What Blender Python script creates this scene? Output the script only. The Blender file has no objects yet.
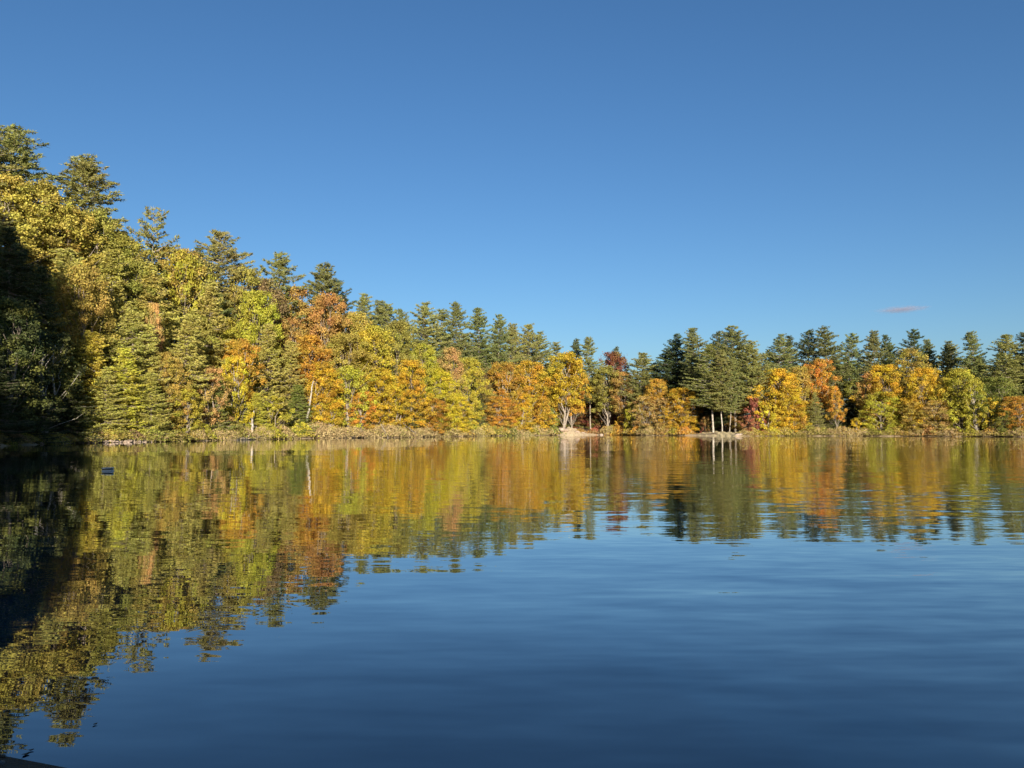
import bpy, math, random
import numpy as np
from mathutils import Vector, Matrix

R = math.radians
random.seed(7)
rng = np.random.default_rng(7)
sc = bpy.context.scene
C = sc.collection

# ------------------------------------------------------------------ camera
F = 760.0
PITCH = math.atan(46.0 / F)
CAM_H = 1.8
cam_d = bpy.data.cameras.new("camera")
cam_d.sensor_width = 36.0
cam_d.lens = 36.0 * F / 1024.0
cam_d.clip_start = 0.1
cam_d.clip_end = 20000
cam = bpy.data.objects.new("camera", cam_d)
cam.location = (0, 0, CAM_H)
cam.rotation_euler = (math.pi / 2 + PITCH, 0, 0)
C.objects.link(cam)
sc.camera = cam

# ------------------------------------------------------------------ light
SUN_EL, SUN_AZ = 12.0, 170.0          # azimuth of the sun, clockwise from +Y
w = bpy.data.worlds.new("World")
sc.world = w
w.use_nodes = True
nt = w.node_tree
sky = nt.nodes.new("ShaderNodeTexSky")
sky.sky_type = 'NISHITA'
sky.sun_disc = False
sky.sun_elevation = R(SUN_EL)
sky.sun_rotation = R(SUN_AZ)
sky.altitude = 200
sky.air_density = 1.0
sky.dust_density = 1.0
sky.ozone_density = 4.0
bgn = nt.nodes["Background"]
shs = nt.nodes.new("ShaderNodeHueSaturation")
shs.inputs["Saturation"].default_value = 1.08
shs.inputs["Hue"].default_value = 0.502
nt.links.new(sky.outputs[0], shs.inputs["Color"])
nt.links.new(shs.outputs[0], bgn.inputs[0])
bgn.inputs[1].default_value = 0.074

sd = bpy.data.lights.new("sun", 'SUN')
sd.energy = 5.0
sd.angle = R(0.5)
sd.color = (1.0, 0.90, 0.74)
so = bpy.data.objects.new("sun", sd)
sdir = Vector((math.sin(R(SUN_AZ)) * math.cos(R(SUN_EL)), math.cos(R(SUN_AZ)) * math.cos(R(SUN_EL)), math.sin(R(SUN_EL))))
so.rotation_euler = sdir.to_track_quat('Z', 'Y').to_euler()
so.location = (0, 0, 60)
C.objects.link(so)

sc.view_settings.view_transform = 'Standard'
sc.view_settings.look = 'None'
sc.view_settings.gamma = 1
sc.view_settings.use_curve_mapping = False
sc.view_settings.exposure = 0.95
sc.cycles.max_bounces = 7
sc.cycles.diffuse_bounces = 3
sc.cycles.glossy_bounces = 3
sc.cycles.transmission_bounces = 4
sc.cycles.caustics_reflective = False
sc.cycles.caustics_refractive = False

# ------------------------------------------------------------------ materials
def mat(name):
    m = bpy.data.materials.new(name)
    m.use_nodes = True
    n = m.node_tree.nodes
    return m, m.node_tree, n, m.node_tree.links, n["Principled BSDF"]

def leaf_mat(name, hue_var, val_lo, val_hi, transl=0.3, patch=0.12, greenmix=0.0):
    m, t, n, l, p = mat(name)
    oi = n.new("ShaderNodeObjectInfo")
    at = n.new("ShaderNodeAttribute"); at.attribute_name = "tint"
    sep = n.new("ShaderNodeSeparateColor"); l.new(at.outputs["Color"], sep.inputs[0])
    tc = n.new("ShaderNodeTexCoord")
    nz = n.new("ShaderNodeTexNoise"); nz.inputs["Scale"].default_value = 0.32; nz.inputs["Detail"].default_value = 1
    va = n.new("ShaderNodeVectorMath"); va.operation = 'ADD'
    rm = n.new("ShaderNodeVectorMath"); rm.operation = 'SCALE'; rm.inputs[0].default_value = (31, 57, 43)
    l.new(oi.outputs["Random"], rm.inputs["Scale"])
    l.new(tc.outputs["Object"], va.inputs[0]); l.new(rm.outputs[0], va.inputs[1]); l.new(va.outputs[0], nz.inputs["Vector"])
    # hue = .5 + (clump-.5)*hv + (noise-.5)*patch
    h1 = n.new("ShaderNodeMath"); h1.operation = 'MULTIPLY_ADD'; h1.inputs[1].default_value = hue_var; h1.inputs[2].default_value = 0.5 - hue_var / 2
    l.new(sep.outputs[0], h1.inputs[0])
    h2 = n.new("ShaderNodeMath"); h2.operation = 'MULTIPLY_ADD'; h2.inputs[1].default_value = patch; h2.inputs[2].default_value = -patch / 2
    l.new(nz.outputs[0], h2.inputs[0])
    h3 = n.new("ShaderNodeMath"); h3.operation = 'ADD'; l.new(h1.outputs[0], h3.inputs[0]); l.new(h2.outputs[0], h3.inputs[1])
    v = n.new("ShaderNodeMapRange"); v.inputs[3].default_value = val_lo; v.inputs[4].default_value = val_hi
    l.new(sep.outputs[1], v.inputs[0])
    hs = n.new("ShaderNodeHueSaturation")
    l.new(h3.outputs[0], hs.inputs["Hue"]); l.new(v.outputs[0], hs.inputs["Value"]); l.new(oi.outputs["Color"], hs.inputs["Color"])
    if greenmix:
        n2 = n.new("ShaderNodeTexNoise"); n2.inputs["Scale"].default_value = 0.22; n2.inputs["Detail"].default_value = 3
        vb = n.new("ShaderNodeVectorMath"); vb.operation = 'ADD'; vb.inputs[1].default_value = (17, 5, 9); l.new(va.outputs[0], vb.inputs[0]); l.new(vb.outputs[0], n2.inputs["Vector"])
        gm = n.new("ShaderNodeMapRange"); gm.inputs[1].default_value = .44; gm.inputs[2].default_value = .62; gm.inputs[4].default_value = greenmix; l.new(n2.outputs[0], gm.inputs[0])
        mg = n.new("ShaderNodeMix"); mg.data_type = 'RGBA'; l.new(gm.outputs[0], mg.inputs[0]); l.new(oi.outputs["Color"], mg.inputs[6]); mg.inputs[7].default_value = (.33, .32, .06, 1)
        l.new(mg.outputs[2], hs.inputs["Color"])
    l.new(hs.outputs[0], p.inputs["Base Color"])
    p.inputs["Roughness"].default_value = 0.55
    p.inputs["Specular IOR Level"].default_value = 0.25
    tr = n.new("ShaderNodeBsdfTranslucent"); l.new(hs.outputs[0], tr.inputs[0])
    mx = n.new("ShaderNodeMixShader"); mx.inputs[0].default_value = transl
    l.new(p.outputs[0], mx.inputs[1]); l.new(tr.outputs[0], mx.inputs[2])
    l.new(mx.outputs[0], n["Material Output"].inputs[0])
    return m

M_LEAF = leaf_mat("broad_leaves", 0.035, 0.5, 1.45, 0.35, 0.06, 0.42)
M_NEEDLE = leaf_mat("needles", 0.03, 0.6, 1.45, 0.3, 0.05)
M_TWIG = leaf_mat("dry_twigs", 0.03, 0.6, 1.4, 0.0, 0.06)

def bark_mat():
    m, t, n, l, p = mat("bark")
    oi = n.new("ShaderNodeObjectInfo")
    tc = n.new("ShaderNodeTexCoord")
    mp = n.new("ShaderNodeMapping"); mp.inputs["Scale"].default_value = (5, 5, 1.2)
    nz = n.new("ShaderNodeTexNoise"); nz.inputs["Scale"].default_value = 1.5; nz.inputs["Detail"].default_value = 5
    l.new(tc.outputs["Object"], mp.inputs[0]); l.new(mp.outputs[0], nz.inputs["Vector"])
    v = n.new("ShaderNodeMapRange"); v.inputs[1].default_value = .35; v.inputs[2].default_value = .65; v.inputs[3].default_value = .45; v.inputs[4].default_value = 1.3
    l.new(nz.outputs[0], v.inputs[0])
    hs = n.new("ShaderNodeHueSaturation"); l.new(v.outputs[0], hs.inputs["Value"]); l.new(oi.outputs["Color"], hs.inputs["Color"])
    l.new(hs.outputs[0], p.inputs["Base Color"]); p.inputs["Roughness"].default_value = .9
    bp = n.new("ShaderNodeBump"); bp.inputs["Strength"].default_value = .6; l.new(nz.outputs[0], bp.inputs["Height"]); l.new(bp.outputs[0], p.inputs["Normal"])
    return m
M_BARK = bark_mat()

def ground_mat(name, stops, scale=0.4, rough=0.95, bump=0.4):
    m, t, n, l, p = mat(name)
    g = n.new("ShaderNodeNewGeometry")
    a = n.new("ShaderNodeTexNoise"); a.inputs["Scale"].default_value = scale; a.inputs["Detail"].default_value = 8; a.inputs["Roughness"].default_value = .65
    l.new(g.outputs["Position"], a.inputs["Vector"])
    r = n.new("ShaderNodeValToRGB")
    els = r.color_ramp.elements
    while len(els) < len(stops): els.new(.5)
    for e, (q, c) in zip(els, stops):
        e.position = q; e.color = (*c, 1)
    l.new(a.outputs[0], r.inputs[0]); l.new(r.outputs[0], p.inputs["Base Color"])
    b = n.new("ShaderNodeTexNoise"); b.inputs["Scale"].default_value = 9; b.inputs["Detail"].default_value = 6
    l.new(g.outputs["Position"], b.inputs["Vector"])
    bp = n.new("ShaderNodeBump"); bp.inputs["Strength"].default_value = bump; bp.inputs["Distance"].default_value = .05
    l.new(b.outputs[0], bp.inputs["Height"]); l.new(bp.outputs[0], p.inputs["Normal"])
    p.inputs["Roughness"].default_value = rough
    return m
M_GROUND = ground_mat("forest_floor", [(.3, (.035, .024, .014)), (.5, (.10, .062, .03)), (.62, (.20, .10, .035)), (.75, (.09, .085, .03))])
def shore_band(m):
    n = m.node_tree.nodes; l = m.node_tree.links; p = n["Principled BSDF"]
    src = p.inputs["Base Color"].links[0].from_socket
    g = n.new("ShaderNodeNewGeometry"); sx = n.new("ShaderNodeSeparateXYZ"); l.new(g.outputs["Position"], sx.inputs[0])
    dd = n.new("ShaderNodeMapRange"); dd.inputs[1].default_value = 12; dd.inputs[2].default_value = 40; l.new(sx.outputs[1], dd.inputs[0])
    mr = n.new("ShaderNodeMapRange"); mr.inputs[1].default_value = .7; mr.inputs[2].default_value = .3; l.new(sx.outputs[2], mr.inputs[0])
    mu = n.new("ShaderNodeMath"); mu.operation = 'MULTIPLY'; l.new(dd.outputs[0], mu.inputs[0]); l.new(mr.outputs[0], mu.inputs[1])
    mx = n.new("ShaderNodeMix"); mx.data_type = 'RGBA'; l.new(mu.outputs[0], mx.inputs[0]); l.new(src, mx.inputs[6]); mx.inputs[7].default_value = (.42, .32, .2, 1)
    l.new(mx.outputs[2], p.inputs["Base Color"])
shore_band(M_GROUND)
M_SAND = ground_mat("pale_sand", [(.36, (.30, .20, .11)), (.5, (.62, .51, .34)), (.7, (.36, .25, .14))], 1.5)
M_MUD = ground_mat("bank_mud", [(.3, (.03, .028, .025)), (.55, (.07, .062, .05)), (.75, (.11, .09, .065))], 2.5, .6, .6)
M_ROCK = ground_mat("rock", [(.3, (.22, .16, .12)), (.55, (.42, .33, .26)), (.8, (.55, .47, .38))], 1.2, .85, .7)
M_GRASS = ground_mat("dry_grass", [(.3, (.34, .30, .12)), (.5, (.58, .46, .25)), (.8, (.66, .54, .34))], 1.5)

def water_mat():
    m, t, n, l, p = mat("lake_water")
    g = n.new("ShaderNodeNewGeometry")
    def noise(sx, sy, rot, k, det=2.0):
        mp = n.new("ShaderNodeMapping"); mp.inputs["Scale"].default_value = (sx, sy, 1); mp.inputs["Rotation"].default_value = (0, 0, R(rot))
        l.new(g.outputs["Position"], mp.inputs[0])
        z = n.new("ShaderNodeTexNoise"); z.inputs["Scale"].default_value = 1; z.inputs["Detail"].default_value = det
        l.new(mp.outputs[0], z.inputs["Vector"])
        s = n.new("ShaderNodeVectorMath"); s.operation = 'SUBTRACT'; s.inputs[1].default_value = (.5, .5, .5); l.new(z.outputs["Color"], s.inputs[0])
        k_ = n.new("ShaderNodeVectorMath"); k_.operation = 'MULTIPLY'; k_.inputs[1].default_value = (k * .35, k, 0); l.new(s.outputs[0], k_.inputs[0])
        return k_.outputs[0]
    a = noise(.55, 2.6, 6, WV[0], 2.5)
    b = noise(.22, 1.0, -9, WV[1], 2.0)
    c = noise(.05, .22, 14, WV[2], 1.0)
    e = noise(2.2, 9.0, -4, WV[3], 1.0)
    # calm / ruffled patches
    pm = n.new("ShaderNodeMapping"); pm.inputs["Scale"].default_value = (.012, .035, 1); l.new(g.outputs["Position"], pm.inputs[0])
    pn = n.new("ShaderNodeTexNoise"); pn.inputs["Scale"].default_value = 1; pn.inputs["Detail"].default_value = 2; l.new(pm.outputs[0], pn.inputs["Vector"])
    pr = n.new("ShaderNodeMapRange"); pr.inputs[1].default_value = .35; pr.inputs[2].default_value = .68; pr.inputs[3].default_value = .35; pr.inputs[4].default_value = 1.5
    l.new(pn.outputs[0], pr.inputs[0])
    # the right-hand side of the pond is more open to the breeze
    sx = n.new("ShaderNodeSeparateXYZ"); l.new(g.outputs["Position"], sx.inputs[0])
    xr = n.new("ShaderNodeMapRange"); xr.inputs[1].default_value = -12; xr.inputs[2].default_value = 12; xr.inputs[3].default_value = .35; xr.inputs[4].default_value = 1.2
    l.new(sx.outputs[0], xr.inputs[0])
    mm = n.new("ShaderNodeMath"); mm.operation = 'MULTIPLY'; l.new(pr.outputs[0], mm.inputs[0]); l.new(xr.outputs[0], mm.inputs[1])
    ad = n.new("ShaderNodeVectorMath"); ae = n.new('ShaderNodeVectorMath'); l.new(a, ae.inputs[0]); l.new(e, ae.inputs[1]); l.new(ae.outputs[0], ad.inputs[0]); l.new(b, ad.inputs[1])
    sc_ = n.new("ShaderNodeVectorMath"); sc_.operation = 'SCALE'; l.new(ad.outputs[0], sc_.inputs[0]); l.new(mm.outputs[0], sc_.inputs["Scale"])
    ad2 = n.new("ShaderNodeVectorMath"); l.new(sc_.outputs[0], ad2.inputs[0]); l.new(c, ad2.inputs[1])
    nw = noise(.5, 2.1, -16, .10, 2.0)
    ny = n.new("ShaderNodeMapRange"); ny.inputs[1].default_value = 15; ny.inputs[2].default_value = 8; l.new(sx.outputs[1], ny.inputs[0])
    nx_ = n.new("ShaderNodeMapRange"); nx_.inputs[1].default_value = -3; nx_.inputs[2].default_value = 3; nx_.inputs[3].default_value = .2; l.new(sx.outputs[0], nx_.inputs[0])
    nm = n.new("ShaderNodeMath"); nm.operation = 'MULTIPLY'; l.new(ny.outputs[0], nm.inputs[0]); l.new(nx_.outputs[0], nm.inputs[1])
    nws = n.new("ShaderNodeVectorMath"); nws.operation = 'SCALE'; l.new(nw, nws.inputs[0]); l.new(nm.outputs[0], nws.inputs["Scale"])
    adn = n.new("ShaderNodeVectorMath"); l.new(ad2.outputs[0], adn.inputs[0]); l.new(nws.outputs[0], adn.inputs[1]); ad2 = adn
    ad3 = n.new("ShaderNodeVectorMath"); l.new(ad2.outputs[0], ad3.inputs[0]); ad3.inputs[1].default_value = (0, 0, 1)
    nn = n.new("ShaderNodeVectorMath"); nn.operation = 'NORMALIZE'; l.new(ad3.outputs[0], nn.inputs[0])
    l.new(nn.outputs[0], p.inputs["Normal"])
    p.inputs["Base Color"].default_value = (.0005, .008, .024, 1)
    p.inputs["Roughness"].default_value = .0
    p.inputs["IOR"].default_value = 1.333
    p.inputs["Coat Weight"].default_value = 1.0; p.inputs["Coat Roughness"].default_value = 0.0; p.inputs["Coat IOR"].default_value = 1.33
    l.new(nn.outputs[0], p.inputs["Coat Normal"])
    p.inputs["Specular IOR Level"].default_value = .5
    return m
WV = (.065, .027, .016, .06)
M_WATER = water_mat()

def flat_mat(name, col, rough=.6):
    m, t, n, l, p = mat(name)
    nz = n.new("ShaderNodeTexNoise"); nz.inputs["Scale"].default_value = 12; nz.inputs["Detail"].default_value = 4
    tc = n.new("ShaderNodeTexCoord"); l.new(tc.outputs["Object"], nz.inputs["Vector"])
    mx = n.new("ShaderNodeMapRange"); mx.inputs[3].default_value = .75; mx.inputs[4].default_value = 1.2; l.new(nz.outputs[0], mx.inputs[0])
    hs = n.new("ShaderNodeHueSaturation"); hs.inputs["Color"].default_value = (*col, 1); l.new(mx.outputs[0], hs.inputs["Value"])
    l.new(hs.outputs[0], p.inputs["Base Color"]); p.inputs["Roughness"].default_value = rough
    return m

# ------------------------------------------------------------------ shoreline and terrain
def at(px, Y, z=0.0):
    return ((px - 512) / F * Y, Y, z)
CX, CY = 20.0, 80.0
SH_PX = [(-60, 74), (0, 86), (40, 97), (80, 106), (120, 110), (150, 114), (190, 124), (230, 136), (265, 147), (300, 160), (350, 172), (400, 184),
         (440, 204), (480, 226), (520, 245), (556, 262), (600, 270), (625, 262), (645, 248), (668, 244), (684, 240), (700, 234), (735, 220), (760, 224), (800, 226),
         (850, 221), (900, 217), (950, 210), (1024, 198), (1100, 188)]
poly = [(-45, 60), (-40, 44), (-28, 26), (-15, 13.5), (-6, 6.3), (-3.4, 4.48), (-2.84, 4.33), (-2.39, 4.16), (-1.9, 4.0), (-1.2, 3.8), (0, 3.5), (5, 2.5), (15, 0), (40, -12),
        (90, -5), (135, 30), (158, 90), (165, 140)]
shore_pts = [at(px, Y)[:2] for px, Y in SH_PX] + poly
_a = np.array([math.atan2(y - CY, x - CX) for x, y in shore_pts]); _r = np.array([math.hypot(x - CX, y - CY) for x, y in shore_pts])
_o = np.argsort(_a); _a = _a[_o]; _r = _r[_o]
_a = np.concatenate([_a - 2 * np.pi, _a, _a + 2 * np.pi]); _r = np.concatenate([_r] * 3)
def shore_r(th):
    r = np.interp(th, _a, _r)
    far = 1 - np.exp(-(np.angle(np.exp(1j * (th + 1.82))) / .25) ** 2)
    return r + far * (0.7 * np.sin(th * 61) + .5 * np.sin(th * 137 + 1) + .35 * np.sin(th * 290 + 2))
AZ = [-180, -100, -85, -60, -45, -38, -33, -28, -22, -15, -8, 0, 5, 10, 20, 34, 90, 180]
HH = [5, 8, 24, 24, 23, 26, 29, 27, 20, 14, 11, 7, 5, 4, 4, 4, 4, 5]
def sm(t): t = np.clip(t, 0, 1); return t * t * (3 - 2 * t)
def ground_z(x, y):
    x = np.asarray(x, float); y = np.asarray(y, float)
    th = np.arctan2(y - CY, x - CX)
    s = np.hypot(x - CX, y - CY) - shore_r(th)
    az = np.degrees(np.arctan2(x, y))
    H = np.interp(az, AZ, HH)
    land = .45 * sm(s / 1.6) + H * sm((s - 1) / np.interp(az, [-50, -42], [28, 52])) + .25 * sm(s / 6) * (np.sin(x * .31 + y * .17) + np.sin(x * .13 - y * .41))
    lake = np.maximum(-2.2, s * .14)
    return np.where(s > 0, land, lake)

def mesh_obj(name, verts, faces, m, parent=None, smooth=False):
    me = bpy.data.meshes.new(name)
    me.from_pydata([tuple(v) for v in verts], [], [tuple(f) for f in faces])
    if m: me.materials.append(m)
    if smooth: me.polygons.foreach_set("use_smooth", [True] * len(me.polygons))
    me.update()
    o = bpy.data.objects.new(name, me); C.objects.link(o)
    if parent: o.parent = parent
    return o
def struct(o, kind='structure'): o['kind'] = kind; return o
def tag(o, label, cat, group=None):
    o['label'] = label; o['category'] = cat
    if group: o['group'] = group
    return o

# ground: one sheet, rings follow the shoreline
th = np.arange(-180, 180, .5)
th = np.unique(np.concatenate([th, np.arange(-112, -95, .04)]))
th = np.radians(th)
S = np.array([-500, -60, -25, -12, -6, -3, -1.5, -.8, -.4, -.15, 0, .15, .3, .5, .75, 1, 1.3, 1.6, 2.2, 3, 4, 6] + list(range(9, 75, 4)) + [85, 100, 130, 180, 300, 600, 1500, 4000, 9000], float)
rs = shore_r(th)
RR = np.maximum(rs[:, None] + S[None, :], .3 + .05 * np.arange(len(S))[None, :])
X = CX + RR * np.cos(th)[:, None]; Y_ = CY + RR * np.sin(th)[:, None]
Z = ground_z(X, Y_)
near = S > 2
Z = Z + np.where(near & (np.hypot(X, Y_) > 12), rng.normal(0, .07, Z.shape), rng.normal(0, .012, Z.shape) * (S > -.5) * (np.hypot(X, Y_) > 12))
nT, nS = Z.shape
V = np.stack([X, Y_, Z], -1).reshape(-1, 3)
ii, jj = np.meshgrid(np.arange(nT), np.arange(nS - 1), indexing='ij')
i2 = (ii + 1) % nT
Fc = np.stack([ii * nS + jj, ii * nS + jj + 1, i2 * nS + jj + 1, i2 * nS + jj], -1).reshape(-1, 4)
struct(mesh_obj("ground", V.tolist(), Fc.tolist(), M_GROUND, smooth=True))

# water sheet reaches a little way under the banks
tw = np.radians(np.arange(-180, 180, 1.0))
rw = shore_r(tw) + 3.0
wv = [(CX, CY, 0)] + [(CX + r * math.cos(t), CY + r * math.sin(t), 0) for r, t in zip(rw, tw)]
struct(mesh_obj("lake_water", wv, [(0, i, i % 360 + 1) for i in range(1, 361)], M_WATER))

# near muddy bank strip over the ground at the photographer's feet
def patch(name, outline, zf, m, n=26):
    """closed mound: outline polygon in xy filled with rings, height from zf(t) (t 0 edge..1 centre)"""
    cx = sum(p[0] for p in outline) / len(outline); cy = sum(p[1] for p in outline) / len(outline)
    vs, fs = [], []
    k = len(outline)
    for r_ in range(n):
        t = r_ / (n - 1)
        for (x, y) in outline:
            px_, py_ = x + (cx - x) * t * .98, y + (cy - y) * t * .98
            vs.append((px_, py_, zf(px_, py_, t) + random.uniform(-.03, .03) * min(1, t * 5)))
    for r_ in range(n - 1):
        for i in range(k):
            a, b = r_ * k + i, r_ * k + (i + 1) % k
            fs.append((a, b, b + k, a + k))
    fs.append(tuple((n - 1) * k + i for i in range(k)))
    return mesh_obj(name, vs, fs, m, smooth=True)

# ------------------------------------------------------------------ mesh generators
def quads_mesh(name, cen, a, b, tint, m, kind='quad'):
    """leaf faces: centre, two half axes"""
    n = len(cen)
    if kind == 'quad':
        bend = np.cross(a, b); bend *= (0.25 * np.linalg.norm(a, axis=1) / (np.linalg.norm(bend, axis=1) + 1e-9))[:, None]
        v = np.stack([cen - a, cen - b * .8 + bend, cen + a, cen + b + bend * .5], 1).reshape(-1, 3); k = 4
    else:
        v = np.stack([cen - b, cen + b, cen + a], 1).reshape(-1, 3); k = 3
    me = bpy.data.meshes.new(name)
    me.vertices.add(len(v)); me.vertices.foreach_set("co", v.astype(np.float32).ravel())
    me.loops.add(n * k); me.loops.foreach_set("vertex_index", np.arange(n * k, dtype=np.int32))
    me.polygons.add(n); me.polygons.foreach_set("loop_start", np.arange(0, n * k, k, dtype=np.int32))
    me.update(calc_edges=True)
    at_ = me.attributes.new("tint", 'FLOAT_COLOR', 'POINT')
    col = np.ones((n, 4), np.float32); col[:, 0] = tint[0]; col[:, 1] = tint[1]
    at_.data.foreach_set("color", np.repeat(col, k, 0).ravel())
    me.materials.append(m)
    return me

def tubes_mesh(name, paths, m, sides=6):
    vs, fs = [], []
    for pts, rad in paths:
        base = len(vs); n = len(pts)
        for i, p in enumerate(pts):
            d = Vector(pts[min(i + 1, n - 1)]) - Vector(pts[max(i - 1, 0)])
            if d.length < 1e-6: d = Vector((0, 0, 1))
            d.normalize()
            u = d.cross(Vector((.3, 1, .1))).normalized(); v_ = d.cross(u)
            for k in range(sides):
                an = 2 * math.pi * k / sides
                vs.append(Vector(p) + (u * math.cos(an) + v_ * math.sin(an)) * rad[i])
        for i in range(n - 1):
            for k in range(sides):
                a, b = base + i * sides + k, base + i * sides + (k + 1) % sides
                fs.append((a, b, b + sides, a + sides))
        fs.append(tuple(base + (n - 1) * sides + k for k in range(sides)))
    me = bpy.data.meshes.new(name)
    me.from_pydata([tuple(v) for v in vs], [], fs)
    me.materials.append(m)
    me.polygons.foreach_set("use_smooth", [True] * len(me.polygons))
    me.update()
    return me

def rdir(n):
    v = rng.normal(size=(n, 3)); return v / np.linalg.norm(v, axis=1)[:, None]

def leaf_cloud(cens, rads, counts, size, outward=.6, flat=.75):
    P, A, B, T0, T1 = [], [], [], [], []
    for c, r, k in zip(cens, rads, counts):
        d = rdir(k)
        rr = r * rng.uniform(.35, 1.05, k) ** .6
        off = d * rr[:, None]; off[:, 2] *= flat
        p = np.asarray(c) + off
        nrm = d * outward + rdir(k) * .7 + np.array([0, 0, .25])
        nrm /= np.linalg.norm(nrm, axis=1)[:, None]
        t = np.cross(nrm, rdir(k)); t /= np.linalg.norm(t, axis=1)[:, None]
        b = np.cross(nrm, t)
        s = size * rng.uniform(.6, 1.35, k)
        P.append(p); A.append(t * s[:, None]); B.append(b * (s * .75)[:, None])
        T0.append(np.clip(rng.uniform(.15, .85) + rng.normal(0, .16, k), 0, 1)); T1.append(np.clip(rng.uniform(.25, .75) + rng.normal(0, .18, k), 0, 1))
    return np.concatenate(P), np.concatenate(A), np.concatenate(B), (np.concatenate(T0), np.concatenate(T1))

def wob_path(p0, p1, n, amp):
    p0, p1 = Vector(p0), Vector(p1)
    L = (p1 - p0).length
    return [tuple(p0.lerp(p1, i / n) + (Vector((random.gauss(0, 1), random.gauss(0, 1), random.gauss(0, .4))) * amp * L if 0 < i < n else Vector())) for i in range(n + 1)]

def make_broadleaf(H, Rw, t0, nclump, seed, leaf=.2, per=170, forks=1, shape=.5):
    random.seed(seed)
    global rng; rng = np.random.default_rng(seed)
    paths = []; cens = []; rads = []
    tops = []
    lean = (random.uniform(-.5, .5), random.uniform(-.5, .5))
    for f in range(forks):
        an = random.uniform(0, 6.28)
        sp = 0 if forks == 1 else Rw * .35
        top = (lean[0] + sp * math.cos(an), lean[1] + sp * math.sin(an), H * (.86 - .05 * f))
        pts = wob_path((0.12 * f, 0, -1.2), top, 6, .02)
        r0 = H * .012 + .05
        paths.append((pts, [r0 * (1 - .14 * i) for i in range(7)])); tops.append(pts)
    for i in range(nclump):
        t = (i + .5) / nclump
        z = H * (t0 + (1 - t0) * t)
        q = (t)                                                     # 0 bottom 1 top
        prof = max(.12, 1 - abs((q - shape * .8) / (1.02 - shape * .8 if q > shape * .8 else shape * 1.25)) ** 2.2) ** .5 if q < .99 else .12
        an = i * 2.399 + random.uniform(-.5, .5)
        rr = Rw * prof * math.sqrt(random.uniform(.12, 1)) * random.uniform(.75, 1.12) * (1 + .2 * math.sin(2 * an + seed + 3 * q) + .14 * math.sin(3 * an + seed * 2 + 9 * q))
        c = (lean[0] * q + rr * math.cos(an), lean[1] * q + rr * math.sin(an), z + random.uniform(-1, .7))
        cr = random.uniform(.10, .20) * Rw
        if c[2] > H - cr * .7: c = (c[0], c[1], H - cr * .7)
        cens.append(c); rads.append(cr)
        tp = random.choice(tops)
        k = max(1, min(5, int(6 * max(.15, (c[2] / H) - .12))))
        st = tp[k]
        pts = wob_path(st, c, 3, .06)
        b0 = H * .0022 + .02
        if i % 3 == 0: paths.append((pts, [b0, b0 * .8, b0 * .55, b0 * .3]))
    counts = [max(30, int(per * (r / (.19 * Rw)) ** 2)) for r in rads]
    P, A, B, T = leaf_cloud(cens, rads, counts, leaf)
    tot = sum(counts)
    ns = int(tot * .22)
    idx = rng.integers(0, len(cens), ns); ca = np.array(cens)[idx]; ra = np.array(rads)[idx]
    p2 = ca + rdir(ns) * (ra * rng.uniform(.9, 2.1, ns))[:, None]; p2[:, 2] = np.minimum(p2[:, 2], H)
    d2 = rdir(ns); t2 = np.cross(d2, rdir(ns)); t2 /= np.linalg.norm(t2, axis=1)[:, None]; b2 = np.cross(d2, t2)
    s2 = leaf * rng.uniform(.55, 1.15, ns)
    P = np.concatenate([P, p2]); A = np.concatenate([A, t2 * s2[:, None]]); B = np.concatenate([B, b2 * (s2 * .75)[:, None]])
    T = (np.concatenate([T[0], rng.uniform(.1, .9, ns)]), np.concatenate([T[1], rng.uniform(.3, .9, ns)]))
    return quads_mesh("crown", P, A, B, T, M_LEAF), tubes_mesh("trunk", paths, M_BARK)

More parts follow.
